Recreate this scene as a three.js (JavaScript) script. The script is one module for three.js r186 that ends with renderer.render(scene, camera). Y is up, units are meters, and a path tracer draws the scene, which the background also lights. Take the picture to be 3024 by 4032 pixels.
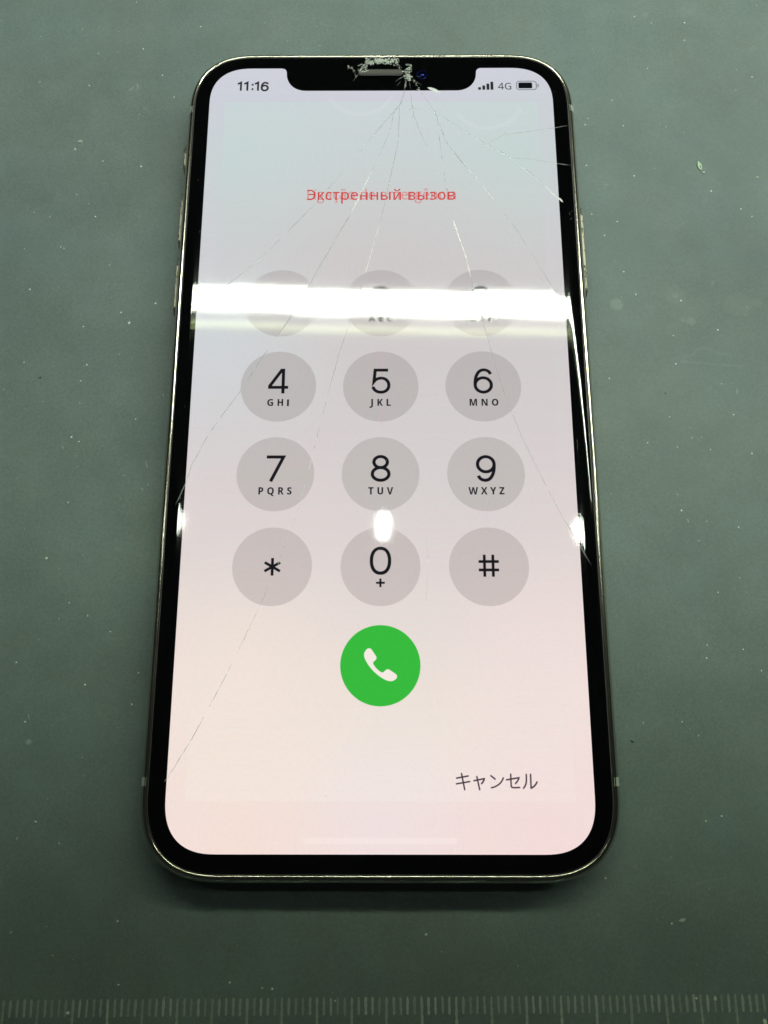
import * as THREE from 'three';
import { mergeGeometries, toCreasedNormals, mergeVertices } from 'three/addons/utils/BufferGeometryUtils.js';
import { RectAreaLightUniformsLib } from 'three/addons/lights/RectAreaLightUniformsLib.js';

// ---------------------------------------------------------------- camera, light, exposure
const MM = 0.001;
const scene = new THREE.Scene();
scene.background = new THREE.Color().setRGB(0.013, 0.0155, 0.0135);      // the dim room round the bench
const camera = new THREE.PerspectiveCamera(62.3707, 768 / 1024, 0.01, 10);
camera.position.set(1.09993345e-3, 0.136964777, 0.0512646614);
camera.rotation.set(-1.31107041, 0.0156832651, -0.0156809887, 'YXZ');
camera.updateMatrixWorld(true);
const renderer = new THREE.WebGLRenderer({ antialias: true });
renderer.setSize(768, 1024);
renderer.toneMapping = THREE.LinearToneMapping;
renderer.toneMappingExposure = 1;
renderer.shadowMap.enabled = true;
RectAreaLightUniformsLib.init();
const LAMP = { tint: new THREE.Color().setRGB(0.93, 1.0, 0.86), level: 47, x0: -0.155, x1: 0.75, y: 0.4, z: -0.2355, slope: 0.033, width: 0.0205 };

// ---------------------------------------------------------------- helpers
let seedState = 20240611;
function rnd() { seedState = (seedState + 0x6d2b79f5) | 0; let t = Math.imul(seedState ^ (seedState >>> 15), 1 | seedState); t = (t + Math.imul(t ^ (t >>> 7), 61 | t)) ^ t; return ((t ^ (t >>> 14)) >>> 0) / 4294967296; }
const rr = (a, b) => a + (b - a) * rnd();
const FPX = 3330.73407;
// a photo pixel gives a direction; its distance comes from the plane (height y) that it lies on
function at(px, py, y) {
  const d = new THREE.Vector3((px - 1512) / FPX, -(py - 2016) / FPX, -1).applyEuler(camera.rotation);
  return camera.position.clone().addScaledVector(d, (y - camera.position.y) / d.y);
}
const names = {};
function numbered(n) { names[n] = (names[n] ?? -1) + 1; return names[n] ? `${n}_${String(names[n]).padStart(3, '0')}` : n; }
function finish(o) { o.castShadow = o.receiveShadow = true; return o; }
function top(o, name, label, category, group, kind) {
  o.name = numbered(name); o.userData = { label, category };
  if (group) o.userData.group = group;
  if (kind) o.userData.kind = kind;
  scene.add(o); return o;
}
function part(name, geometry, material, parent, label) {
  const m = finish(new THREE.Mesh(geometry, material)); m.name = name; parent.add(m);
  if (label) m.userData.label = label;
  return m;
}
const lin = (r, g, b) => new THREE.Color().setRGB(r, g, b);
function std(r, g, b, roughness, more = {}) { return new THREE.MeshPhysicalMaterial({ color: lin(r, g, b), roughness, ...more }); }
function hash(x, y) { const s = Math.sin(x * 127.1 + y * 311.7) * 43758.5453; return s - Math.floor(s); }
function noise(x, y) {
  const i = Math.floor(x), j = Math.floor(y), u = x - i, v = y - j, a = u * u * (3 - 2 * u), b = v * v * (3 - 2 * v);
  return (hash(i, j) * (1 - a) + hash(i + 1, j) * a) * (1 - b) + (hash(i, j + 1) * (1 - a) + hash(i + 1, j + 1) * a) * b;
}
const fbm = (x, y, n = 4) => { let s = 0, a = 0.5; for (let k = 0; k < n; k++) { s += a * noise(x, y); x = x * 2.03 + 17.3; y = y * 2.03 + 9.1; a *= 0.5; } return s; };

// ---------------------------------------------------------------- the work mat
const MAT_W = 0.45, MAT_D = 0.32;
{
  const cw = 2048, ch = 1456, cv = document.createElement('canvas'); cv.width = cw; cv.height = ch;
  const g = cv.getContext('2d'), img = g.createImageData(cw, ch);
  const rough = new Uint8Array(cw * ch * 4), bump = new Uint8Array(cw * ch * 4);
  for (let j = 0; j < ch; j++) for (let i = 0; i < cw; i++) {
    const x = i / cw * 45, y = j / ch * 32;                                   // centimetres
    const cloud = fbm(x * 0.55, y * 0.55), blot = fbm(x * 2.1 + 40, y * 2.1), grain = hash(i, j);
    const k = 1 + 0.11 * (cloud - 0.47) + 0.10 * (blot - 0.47) + 0.10 * (grain - 0.5);
    const w = 0.05 * (fbm(x * 0.8 + 90, y * 0.8 + 5) - 0.47);                  // warm and cool blotches of handling
    const o = 4 * (j * cw + i);
    img.data[o] = 108 * k * (1 + w); img.data[o + 1] = 124 * k; img.data[o + 2] = 121 * k * (1 - w * 0.6); img.data[o + 3] = 255;
    const ro = 152 + 50 * (fbm(x * 1.3 + 7, y * 1.3 + 70) - 0.47) + 16 * (grain - 0.5);
    rough[o] = rough[o + 1] = rough[o + 2] = Math.max(0, Math.min(255, ro)); rough[o + 3] = 255;
    const bu = 128 + 60 * (fbm(x * 26, y * 26, 3) - 0.44) + 24 * (hash(i + 3, j + 11) - 0.5);
    bump[o] = bump[o + 1] = bump[o + 2] = bu; bump[o + 3] = 255;
  }
  g.putImageData(img, 0, 0);
  // dried drops, rubbed streaks and scratches that show on the mat
  const toC = (p) => [(p.x / MAT_W + 0.5) * cw, (p.z / MAT_D + 0.5) * ch], s = cw / MAT_W;
  const spot = (px, py, r, a) => { const [x, y] = toC(at(px, py, 0)); g.fillStyle = `rgba(178,200,184,${a})`; g.beginPath(); for (let k = 0; k <= 18; k++) { const t = k / 18 * 6.283, q = r * MM * s * (0.8 + 0.4 * noise(k % 18 * 0.9 + px, py)); g[k ? 'lineTo' : 'moveTo'](x + q * Math.cos(t), y + q * Math.sin(t)); } g.fill(); };
  spot(2430, 1198, 1.15, 0.22); spot(2722, 1265, 0.8, 0.18); spot(2660, 1164, 0.5, 0.16); spot(113, 2922, 0.42, 0.5); spot(316, 560, 0.5, 0.28); spot(2655, 1160, 1.9, 0.07); spot(2905, 1200, 2.4, 0.07); spot(2690, 1262, 0.35, 0.16);
  spot(2980, 1190, 0.9, 0.1); spot(680, 520, 0.7, 0.06); spot(2960, 190, 0.8, 0.07); spot(2540, 60, 0.7, 0.1);
  const streak = (pts, a, w) => { g.strokeStyle = `rgba(180,200,186,${a})`; g.lineWidth = w * MM * s; g.lineCap = 'round'; g.beginPath(); pts.forEach(([x, y], k) => { const c = toC(at(x, y, 0)); g[k ? 'lineTo' : 'moveTo'](...c); }); g.stroke(); };
  streak([[2690, 1405], [2728, 1398], [2742, 1378], [2775, 1370], [2822, 1388], [2880, 1402]], 0.2, 0.18); streak([[2680, 1424], [2760, 1430], [2830, 1436], [2925, 1440]], 0.2, 0.2);
  streak([[512, 356], [524, 344]], 0.35, 0.3); streak([[540, 330], [545, 350]], 0.3, 0.3); streak([[2740, 3480], [2860, 3455]], 0.12, 0.25); streak([[560, 1330], [600, 1420]], 0.1, 0.15); streak([[2806, 1105], [2806, 1118]], 0.35, 0.22); streak([[120, 1470], [135, 1490]], 0.12, 0.2);
  for (let k = 0; k < 320; k++) { const x = rr(-0.08, 0.08), z = rr(-0.1, 0.1), t = rr(0, 3.14), l = rr(0.4, 2.4) * MM; const c = toC({ x, z }), d = toC({ x: x + l * Math.cos(t), z: z + l * Math.sin(t) }); g.strokeStyle = `rgba(176,196,182,${rr(0.04, 0.16)})`; g.lineWidth = rr(0.6, 1.1); g.beginPath(); g.moveTo(...c); g.lineTo(...d); g.stroke(); }
  const map = new THREE.CanvasTexture(cv); map.colorSpace = THREE.SRGBColorSpace; map.anisotropy = 8;
  const tex = (d) => { const t = new THREE.DataTexture(d, cw, ch); t.magFilter = t.minFilter = THREE.LinearFilter; t.needsUpdate = true; t.flipY = true; return t; };
  const mat = std(1, 1, 1, 1, { map, roughnessMap: tex(rough), bumpMap: tex(bump), bumpScale: 0.00004, specularIntensity: 0.8 });
  const shape = new THREE.Shape(); const a = MAT_W / 2, b = MAT_D / 2, r = 0.006;
  shape.moveTo(-a + r, -b).lineTo(a - r, -b).quadraticCurveTo(a, -b, a, -b + r).lineTo(a, b - r).quadraticCurveTo(a, b, a - r, b).lineTo(-a + r, b).quadraticCurveTo(-a, b, -a, b - r).lineTo(-a, -b + r).quadraticCurveTo(-a, -b, -a + r, -b);
  const geo = new THREE.ExtrudeGeometry(shape, { depth: 0.0026, bevelThickness: 0.0004, bevelSize: 0.0004, bevelSegments: 3, curveSegments: 8 });
  geo.rotateX(-Math.PI / 2); geo.translate(0, -0.003, 0);
  const p = geo.attributes.position, uv = geo.attributes.uv;
  for (let i = 0; i < p.count; i++) uv.setXY(i, p.getX(i) / MAT_W + 0.5, 0.5 - p.getZ(i) / MAT_D);
  const work = top(new THREE.Group(), 'work_mat', 'grey green silicone repair mat with a millimetre ruler moulded along its edge', 'mat', null, 'structure');
  part('sheet', geo, mat, work);
  // moulded ruler ticks: one raised, uneven bar each
  const inkA = std(0.3, 0.37, 0.32, 0.62), inkB = std(0.37, 0.44, 0.38, 0.62), inkC = std(0.25, 0.31, 0.27, 0.6);
  const A = at(15, 3937, 0), B = at(2894, 3914, 0), dir = B.clone().sub(A).normalize(), step = A.distanceTo(B) / 105, perp = new THREE.Vector3(-dir.z, 0, dir.x);
  const variants = [0, 1, 2, 3, 4, 5, 6, 7].map((v) => {
    const long = v >= 5, L = (long ? 5.2 : 2.35) * MM, n = long ? 18 : 9, pos = [], idx = [];
    for (let i = 0; i <= n; i++) {
      const t = i / n, e = (i === 0 || i === n) ? 0.55 : 1, w = (0.185 + 0.06 * (noise(i * 0.9 + v * 31, v) - 0.5) * 2) * e * MM, c = 0.03 * (noise(i * 0.7 + v * 13, 5) - 0.5) * 2 * MM, z = L * t;
      pos.push(c - w, 0, z, c - w * 0.6, 0.00007, z, c + w * 0.6, 0.00007, z, c + w, 0, z);
      if (i < n) for (let k = 0; k < 3; k++) { const q = i * 4 + k; idx.push(q, q + 4, q + 1, q + 1, q + 4, q + 5); }
    }
    const geo = new THREE.BufferGeometry(); geo.setAttribute('position', new THREE.Float32BufferAttribute(pos, 3)); geo.setIndex(idx); geo.computeVertexNormals(); return geo;
  });
  for (let k = -8; k <= 113; k++) {
    const long = ((k % 5) + 5) % 5 === 0, o = part('tick_mark', variants[long ? 5 + Math.floor(rnd() * 3) : Math.floor(rnd() * 5)], [inkA, inkA, inkB, inkC][Math.floor(rnd() * 4)], work);
    o.position.copy(A).addScaledVector(dir, k * step).addScaledVector(perp, rr(-0.05, 0.05) * MM); o.position.y = 0.00001;
    o.rotation.y = -Math.atan2(dir.z, dir.x) + rr(-0.02, 0.02);
  }
}

// ---------------------------------------------------------------- the phone
const GT = 7.9, DISP = 7.3;                                         // heights in mm: top of the glass, lit panel under it
const CORNER = 25;
function outline(inset, extra = 0) {                               // rounded oblong with continuous corners, x right, z down the phone
  const a = 35.45 - inset, b = 71.8 - inset, r = Math.max(1, 10.8 - inset), s = 1.25 * r, n = 2.6, pts = [];
  const q = [[1, -1], [1, 1], [-1, 1], [-1, -1]];
  for (let c = 0; c < 4; c++) {
    const [sx, sz] = q[c];
    for (let i = 0; i <= CORNER; i++) {
      let t = i / CORNER * Math.PI / 2; if (c % 2 === 1) t = Math.PI / 2 - t;
      const u = Math.pow(Math.max(0, Math.sin(t)), 2 / n), v = Math.pow(Math.max(0, Math.cos(t)), 2 / n);
      pts.push([sx * (a - s + s * u), sz * (b - s + s * v)]);
    }
  }
  return pts;
}
function densify(pts, max = 3) { const out = []; pts.forEach((p, i) => { const q = pts[(i + 1) % pts.length], d = Math.hypot(q[0] - p[0], q[1] - p[1]), n = Math.max(1, Math.ceil(d / max)); for (let k = 0; k < n; k++) out.push([p[0] + (q[0] - p[0]) * k / n, p[1] + (q[1] - p[1]) * k / n]); }); return out; }
function creased(g, a) { g.scale(1e4, 1e4, 1e4); const o = toCreasedNormals(g, a); o.scale(1e-4, 1e-4, 1e-4); return o; }   // its vertex matching is made for large models
function sweep(profile, { closed = true, crease = 0.7, wear = 0 } = {}) {          // profile: [inset, y] in mm
  // same number of samples on each ring: sample every ring from its own outline at matching indices
  const ref = outline(0), plan = []; ref.forEach((p, i) => { const q = ref[(i + 1) % ref.length], d = Math.hypot(q[0] - p[0], q[1] - p[1]), n = Math.max(1, Math.ceil(d / 2)); for (let k = 0; k < n; k++) plan.push([i, k / n]); });
  const N = plan.length, pos = [], idx = [], P = profile.length;
  for (const [ins, y] of profile) { const o = outline(ins); for (const [i, f] of plan) { const p = o[i], q = o[(i + 1) % o.length]; const w = wear * (noise(i * 7 + f * 31, ins * 9) - 0.5); pos.push((p[0] + (q[0] - p[0]) * f) * MM, (y + w) * MM, (p[1] + (q[1] - p[1]) * f) * MM); } }
  const last = closed ? P : P - 1;
  for (let r = 0; r < last; r++) for (let i = 0; i < N; i++) { const a = r * N + i, b = r * N + (i + 1) % N, c = ((r + 1) % P) * N + i, d = ((r + 1) % P) * N + (i + 1) % N; idx.push(a, b, c, b, d, c); }
  const geo = new THREE.BufferGeometry(); geo.setAttribute('position', new THREE.Float32BufferAttribute(pos, 3)); geo.setIndex(idx);
  return creased(geo, crease);
}
function smoothProfile(pts, n) { const c = new THREE.CatmullRomCurve3(pts.map(([x, y]) => new THREE.Vector3(x, y, 0)), false, 'centripetal'); return c.getPoints(n).map((v) => [v.x, v.y]); }
function slab(pts, y0, y1) {                                       // closed prism over a polygon given as [x, z] in mm
  const ccw = THREE.ShapeUtils.area(pts.map(([x, z]) => new THREE.Vector2(x, -z))) > 0 ? pts : pts.slice().reverse();
  const g = new THREE.ExtrudeGeometry(new THREE.Shape(ccw.map(([x, z]) => new THREE.Vector2(x * MM, -z * MM))), { depth: (y1 - y0) * MM, bevelEnabled: false });
  g.rotateX(-Math.PI / 2); g.translate(0, y0 * MM, 0); return g;
}
function faces(pts, y0, y1) {                                      // upper and lower face of a shard; its broken edges touch its neighbours
  const g = new THREE.ShapeGeometry(new THREE.Shape(pts.map(([x, z]) => new THREE.Vector2(x * MM, -z * MM))));
  g.rotateX(-Math.PI / 2); const low = g.clone(); g.translate(0, y1 * MM, 0); low.translate(0, y0 * MM, 0);
  const ix = low.index.array; for (let i = 0; i < ix.length; i += 3) { const t = ix[i]; ix[i] = ix[i + 1]; ix[i + 1] = t; } const nn = low.attributes.normal; for (let i = 0; i < nn.count; i++) nn.setY(i, -1);
  return mergeGeometries([g, low]);
}
const phone = top(new THREE.Group(), 'smartphone', 'silver framed smartphone with a cracked glass front and lit keypad screen', 'smartphone');

const wearTex = (() => { const n = 512, d = new Uint8Array(n * n * 4); for (let j = 0; j < n; j++) for (let i = 0; i < n; i++) { const v = 90 + 120 * (fbm(i / 9, j / 9) - 0.45) + 40 * (hash(i, j) - 0.5); const o = 4 * (j * n + i); d[o] = d[o + 1] = d[o + 2] = Math.max(0, Math.min(255, v)); d[o + 3] = 255; } const t = new THREE.DataTexture(d, n, n); t.wrapS = t.wrapT = THREE.RepeatWrapping; t.magFilter = t.minFilter = THREE.LinearFilter; t.needsUpdate = true; return t; })();
const steel = std(0.56, 0.54, 0.45, 0.16, { metalness: 1 }), worn = std(0.3, 0.28, 0.22, 0.5, { metalness: 1 });
const gasketMat = std(0.012, 0.012, 0.012, 0.45), inkBlack = std(0.003, 0.0035, 0.004, 0.9, { specularIntensity: 0 }), dirt = std(0.09, 0.07, 0.045, 0.8), bandMat = std(0.42, 0.5, 0.42, 0.5);
{
  const prof = smoothProfile([[1.2, 7.24], [1.05, 7.225], [0.8, 7.08], [0.55, 6.78], [0.32, 6.3], [0.14, 5.55], [0.04, 4.8], [0, 4.0], [0.04, 3.1], [0.15, 2.3], [0.34, 1.55], [0.6, 1.05], [0.95, 0.75], [1.35, 0.62]], 34);
  part('frame', sweep([[1.39, 7.0], [1.38, 7.12], [1.35, 7.19], [1.29, 7.225], [1.2, 7.24], ...prof.slice(1), [1.6, 0.6], [1.6, 7.0]], { crease: 0.5, wear: 0.008 }), steel, phone);
  part('gasket', sweep([[1.39, 6.9], [1.39, 7.08], [1.45, 7.1], [1.72, 7.1], [1.72, 6.9]], { crease: 0.5 }), gasketMat, phone);
  part('seal', sweep([[1.47, 7.1], [1.5, 7.16], [1.535, 7.18], [1.56, 7.15], [1.565, 7.1]], { crease: 1.2, closed: false }), std(0.2, 0.2, 0.19, 0.4), phone);
  part('back_glass', sweep([[1.62, 0.9], [1.62, 0.5], [1.8, 0.25], [2.2, 0.08], [2.9, 0.0], [20, 0.0], [20, 0.9]], { crease: 0.4 }), std(0.5, 0.5, 0.48, 0.15), phone);
  part('bezel', slab(outline(1.66), 6.85, 7.2), inkBlack, phone);
  // buttons along the sides: px on the photo, on the side wall at mid height
  const button = (name, px0, py0, px1, py1, side, label) => {
    const p = at(px0, py0, 4 * MM), q = at(px1, py1, 4 * MM), len = Math.abs(q.z - p.z), w = 2.6 * MM;
    const sh = new THREE.Shape(), a = len / 2, b = w / 2, r = b * 0.95;
    sh.moveTo(-a + r, -b).lineTo(a - r, -b).absarc(a - r, 0, b, -Math.PI / 2, Math.PI / 2).lineTo(-a + r, b).absarc(-a + r, 0, b, Math.PI / 2, Math.PI * 1.5);
    const g = new THREE.ExtrudeGeometry(sh, { depth: 0.32 * MM, bevelThickness: 0.12 * MM, bevelSize: 0.1 * MM, bevelSegments: 3, curveSegments: 10 });
    g.rotateY(Math.PI / 2); if (side < 0) g.rotateY(Math.PI);
    g.translate(side * 35.32 * MM, 4.1 * MM, (p.z + q.z) / 2);
    const o = part(name, g, worn, phone, label);
    // grime packed along the button's upper edge, as crumbs of dirt
    const bits = [];
    for (let k = 0; k < 60; k++) { const e = new THREE.IcosahedronGeometry(rr(0.04, 0.13) * MM, 0); e.scale(rr(0.6, 1.1), rr(0.5, 1), rr(1, 2.6)); const t = rnd(); const edge = rnd() < 0.72; const zz = p.z + (q.z - p.z) * (edge ? t : (t < 0.5 ? -0.02 : 1.02)); e.translate(side * (35.45 + rr(-0.12, edge ? 0.28 : 0.2)) * MM, (edge ? 5.5 + rr(-0.2, 0.25) : 4.1 + rr(-1, 1.4)) * MM, zz + rr(-0.3, 0.3) * MM); bits.push(e); }
    const gd = part('grime', mergeGeometries(bits), dirt, o); gd.userData.kind = 'stuff';
  };
  button('mute_switch', 738, 600, 730, 690, -1);
  button('volume_button', 712, 785, 702, 982, -1);
  button('volume_button', 695, 1045, 682, 1245, -1);
  button('side_button', 2290, 845, 2313, 1172, 1);
  for (const [px, py, side] of [[752, 463, -1], [2252, 457, 1], [563, 3075, -1], [2432, 3075, 1]]) {
    const z = at(px, py, 5 * MM).z / MM, pr = smoothProfile([[1.2, 7.26], [0.8, 7.1], [0.53, 6.8], [0.3, 6.3], [0.12, 5.55], [0.02, 4.8], [-0.03, 4.0], [0.02, 3.1], [0.13, 2.3], [0.32, 1.55], [0.6, 1.0]], 22), pos = [], idx = [];
    pr.forEach(([i, y], k) => { const x = side * (35.45 - i + 0.012); pos.push(x * MM, y * MM, (z - 0.62) * MM, x * MM, y * MM, (z + 0.62) * MM, side * (35.45 - i - 0.3) * MM, y * MM, (z - 0.62) * MM, side * (35.45 - i - 0.3) * MM, y * MM, (z + 0.62) * MM); if (k) { const b = k * 4, a = b - 4; idx.push(a, b, a + 1, a + 1, b, b + 1, a + 2, a, b + 2, a, b, b + 2, a + 1, a + 3, b + 1, b + 1, a + 3, b + 3); } });
    const g = new THREE.BufferGeometry(); g.setAttribute('position', new THREE.Float32BufferAttribute(pos, 3)); g.setIndex(idx); part('antenna_band', creased(g, 0.6), bandMat, phone);
  }
}

// ---------------------------------------------------------------- the lit screen: shape with notch, picture in points (375 x 812)
const PT = 62.39 / 375;
{
  const X = (x) => (x - 187.5) * PT * MM, Y = (y) => -(y - 406) * PT * MM;
  const sh = new THREE.Shape(), s = 47, n = 2.5, K = 18;
  const corner = (cx, cy, sx, sy, rev) => { for (let i = 0; i <= K; i++) { let t = i / K * Math.PI / 2; if (rev) t = Math.PI / 2 - t; const u = Math.pow(Math.sin(t), 2 / n), v = Math.pow(Math.cos(t), 2 / n); sh.lineTo(X(cx + sx * (-s + s * u)), Y(cy + sy * (-s + s * v))); } };
  sh.moveTo(X(187.5), Y(812));
  corner(375, 812, 1, 1, false); corner(375, 0, 1, -1, true);
  sh.lineTo(X(298), Y(0)); sh.quadraticCurveTo(X(292), Y(0), X(292), Y(6.5));
  sh.bezierCurveTo(X(292), Y(20), X(283), Y(29.5), X(270), Y(29.5));
  sh.lineTo(X(105), Y(29.5)); sh.bezierCurveTo(X(92), Y(29.5), X(83.3), Y(20), X(83.3), Y(6.5)); sh.quadraticCurveTo(X(83.3), Y(0), X(77), Y(0));
  corner(0, 0, -1, -1, false); corner(0, 812, -1, 1, true);
  const geo = new THREE.ShapeGeometry(sh, 10), p = geo.attributes.position, uv = geo.attributes.uv;
  for (let i = 0; i < p.count; i++) uv.setXY(i, p.getX(i) / MM / (375 * PT) + 0.5, p.getY(i) / MM / (812 * PT) + 0.5);
  geo.rotateX(-Math.PI / 2); geo.translate(0, DISP * MM, 0);

  const k = 2.5, cv = document.createElement('canvas'); cv.width = 375 * k; cv.height = 812 * k; const g = cv.getContext('2d'); g.scale(k, k);
  // blurred wallpaper behind the keypad
  const mix = (stops) => { const gr = g.createLinearGradient(0, 0, 0, 812); stops.forEach(([y, c]) => gr.addColorStop(y / 812, c)); return gr; };
  g.fillStyle = mix([[0, '#cbccd6'], [44, '#c9cad3'], [130, '#c8cacd'], [300, '#c9c5c6'], [420, '#d0c9ca'], [560, '#dad0cd'], [680, '#e8dbd4'], [812, '#ebd9d3']]); g.fillRect(0, 0, 375, 812);
  g.fillStyle = mix([[0, '#c7d1d5'], [120, '#c5cdcd'], [260, '#c7c4c4'], [420, '#cfc8c8'], [560, '#dad0ce'], [680, '#e6dbd3'], [770, '#ebe0d9'], [812, '#ebe0d9']]); g.fillRect(17, 44, 341, 724.6);
  const blob = (x, y, r, c) => { const gr = g.createRadialGradient(x, y, 0, x, y, r); gr.addColorStop(0, c); gr.addColorStop(1, c.replace(/[\d.]+\)$/, '0)')); g.fillStyle = gr; g.fillRect(x - r, y - r, 2 * r, 2 * r); };
  blob(20, 330, 150, 'rgba(200,216,222,0.45)'); blob(30, 120, 130, 'rgba(190,212,210,0.35)'); blob(330, 110, 120, 'rgba(188,210,202,0.4)'); blob(200, 250, 150, 'rgba(202,192,192,0.4)'); blob(345, 650, 120, 'rgba(238,216,216,0.5)'); blob(60, 660, 130, 'rgba(240,224,210,0.5)'); blob(60, 795, 120, 'rgba(240,218,206,0.5)'); blob(330, 790, 120, 'rgba(238,210,212,0.55)'); blob(240, 470, 120, 'rgba(202,202,200,0.35)'); blob(190, 790, 90, 'rgba(232,218,224,0.5)');
  g.lineWidth = 5; g.strokeStyle = 'rgba(230,238,234,0.1)'; g.beginPath(); g.arc(165, 24, 36, 0.35, 2.75); g.stroke(); g.beginPath(); g.arc(303, 40, 38, 0.3, 2.6); g.stroke();
  g.fillStyle = 'rgba(246,232,228,0.35)'; g.beginPath(); g.roundRect(120, 798.5, 134, 5, 2.5); g.fill();
  // status bar
  const ink = '#17171c'; g.fillStyle = '#2a2d30'; g.strokeStyle = '#2a2d30'; g.textBaseline = 'alphabetic'; g.lineJoin = 'miter';
  g.lineWidth = 2.0; const small = { 1: [[-2.6, -3.2], [0.9, -5.3], [0.9, 5.4]] };
  const strokeP = (pts, x, y) => { g.beginPath(); pts.forEach(([a, b], i) => g[i ? 'lineTo' : 'moveTo'](x + a, y + b)); g.stroke(); };
  strokeP(small[1], 32.5, 23.6); strokeP(small[1], 39.6, 23.6); g.fillRect(45.2, 20.2, 2, 2.2); g.fillRect(45.2, 26, 2, 2.2); strokeP(small[1], 51.3, 23.6);
  g.beginPath(); g.ellipse(59.6, 25.6, 3.4, 3.3, 0, 0, 7); g.stroke(); g.beginPath(); g.moveTo(56.2, 25.6); g.bezierCurveTo(56, 21, 58, 18.6, 60, 18.6); g.bezierCurveTo(61.6, 18.6, 62.5, 19.3, 63, 20.4); g.stroke();
  [[293.8, 3.4], [298.4, 5.6], [303, 8], [307.4, 10.4]].forEach(([x, h]) => { g.beginPath(); g.roundRect(x, 28.6 - h, 3, h, 0.8); g.fill(); });
  g.font = '12.5px sans-serif'; g.fillStyle = '#3f4548'; g.fillText('4G', 315.4, 28);
  g.lineWidth = 1; g.strokeStyle = 'rgba(60,66,66,0.55)'; g.beginPath(); g.roundRect(336, 17.6, 21.6, 11, 3); g.stroke(); g.fillStyle = '#101418'; g.beginPath(); g.roundRect(338, 19.4, 15, 7.4, 1.4); g.fill(); g.fillStyle = 'rgba(60,66,66,0.5)'; g.fillRect(358.8, 21.4, 1.4, 3.6);
  // fading headlines
  const fitted = (t, x0, x1, base, size, color) => { g.font = `${size}px sans-serif`; const w = g.measureText(t).width; g.save(); g.translate(x0, base); g.scale((x1 - x0) / w, 1); g.fillStyle = color; g.fillText(t, 0, 0); g.restore(); };
  fitted('Ligação de emergência', 108.2, 267.6, 166.6, 17.6, 'rgba(216,84,80,0.5)');
  fitted('Экстренный вызов', 108.6, 266.6, 166.6, 17.2, 'rgba(202,54,52,0.9)');
  // keypad
  const digit = (d, x, y) => {
    g.save(); g.translate(x, y); g.strokeStyle = ink; g.lineWidth = 3.05; g.lineJoin = 'miter'; g.lineCap = 'butt'; g.beginPath();
    const P = {
      1: () => { g.moveTo(-5.4, -7.4); g.lineTo(1.2, -12.4); g.lineTo(1.2, 13); },
      2: () => { g.moveTo(-7.4, -5.4); g.bezierCurveTo(-7.4, -9.4, -4.2, -12, 0, -12); g.bezierCurveTo(4.3, -12, 7.2, -9.4, 7.2, -5.8); g.bezierCurveTo(7.2, -2.5, 5.2, -0.3, 2, 3); g.lineTo(-6.6, 11.8); g.lineTo(8, 11.8); },
      3: () => { g.moveTo(-7, -7); g.bezierCurveTo(-6.5, -10.5, -3.6, -12, 0, -12); g.bezierCurveTo(4.3, -12, 7, -9.6, 7, -6.2); g.bezierCurveTo(7, -3, 4.6, -0.6, 0, -0.6); g.lineTo(-2.8, -0.6); g.moveTo(0, -0.6); g.bezierCurveTo(5, -0.6, 8, 1.8, 8, 5.6); g.bezierCurveTo(8, 9.4, 4.8, 12, 0, 12); g.bezierCurveTo(-4.4, 12, -7.6, 9.8, -8, 6.2); },
      4: () => { g.moveTo(4.6, 13); g.lineTo(4.6, -11.9); g.lineTo(2.9, -11.9); g.lineTo(-8.6, 5.2); g.lineTo(-8.6, 6.5); g.lineTo(9.6, 6.5); },
      5: () => { g.moveTo(7.2, -11.8); g.lineTo(-5.6, -11.8); g.lineTo(-6.7, 0.4); g.bezierCurveTo(-5, -2, -2.5, -3.2, 0.3, -3.2); g.bezierCurveTo(5, -3.2, 8, 0.2, 8, 4.4); g.bezierCurveTo(8, 8.9, 4.8, 11.8, 0.2, 11.8); g.bezierCurveTo(-4, 11.8, -7, 9.4, -7.6, 6); },
      6: () => { g.ellipse(0, 4.2, 8, 7.7, 0, 0, 6.2832); g.moveTo(-8, 4.4); g.bezierCurveTo(-8.3, -6, -4.4, -12, 0.9, -12); g.bezierCurveTo(4, -12, 6.5, -10.2, 7.4, -7.4); },
      7: () => { g.moveTo(-8.8, -11.7); g.lineTo(7.4, -11.7); g.lineTo(-4.4, 13); },
      8: () => { g.ellipse(0, -6.5, 6.5, 5.6, 0, 0, 6.2832); g.moveTo(8, 5.4); g.ellipse(0, 5.5, 8, 6.4, 0, 0, 6.2832); },
      9: () => { g.ellipse(0, -4.2, 8, 7.7, 0, 0, 6.2832); g.moveTo(8, -4.4); g.bezierCurveTo(8.3, 6, 4.4, 12, -0.9, 12); g.bezierCurveTo(-4, 12, -6.5, 10.2, -7.4, 7.4); },
      0: () => { g.moveTo(0, -11.9); g.bezierCurveTo(5.4, -11.9, 8.5, -7.4, 8.5, 0); g.bezierCurveTo(8.5, 7.4, 5.4, 11.9, 0, 11.9); g.bezierCurveTo(-5.4, 11.9, -8.5, 7.4, -8.5, 0); g.bezierCurveTo(-8.5, -7.4, -5.4, -11.9, 0, -11.9); },
    };
    P[d](); g.stroke(); g.restore();
  };
  const letters = (t, x, y) => { g.font = 'bold 9.8px sans-serif'; g.fillStyle = ink; const w = [...t].map((c) => c === 'I' ? 2.2 : g.measureText(c).width), gap = 2.8, total = w.reduce((a, b) => a + b, 0) + gap * (t.length - 1); let cx = x - total / 2; [...t].forEach((c, i) => { if (c === 'I') g.fillRect(cx + 0.3, y - 7, 1.7, 7); else g.fillText(c, cx, y); cx += w[i] + gap; }); };
  const rows = [287, 378.4, 469.3, 560], cols = [86.1, 187.5, 289];
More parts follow.
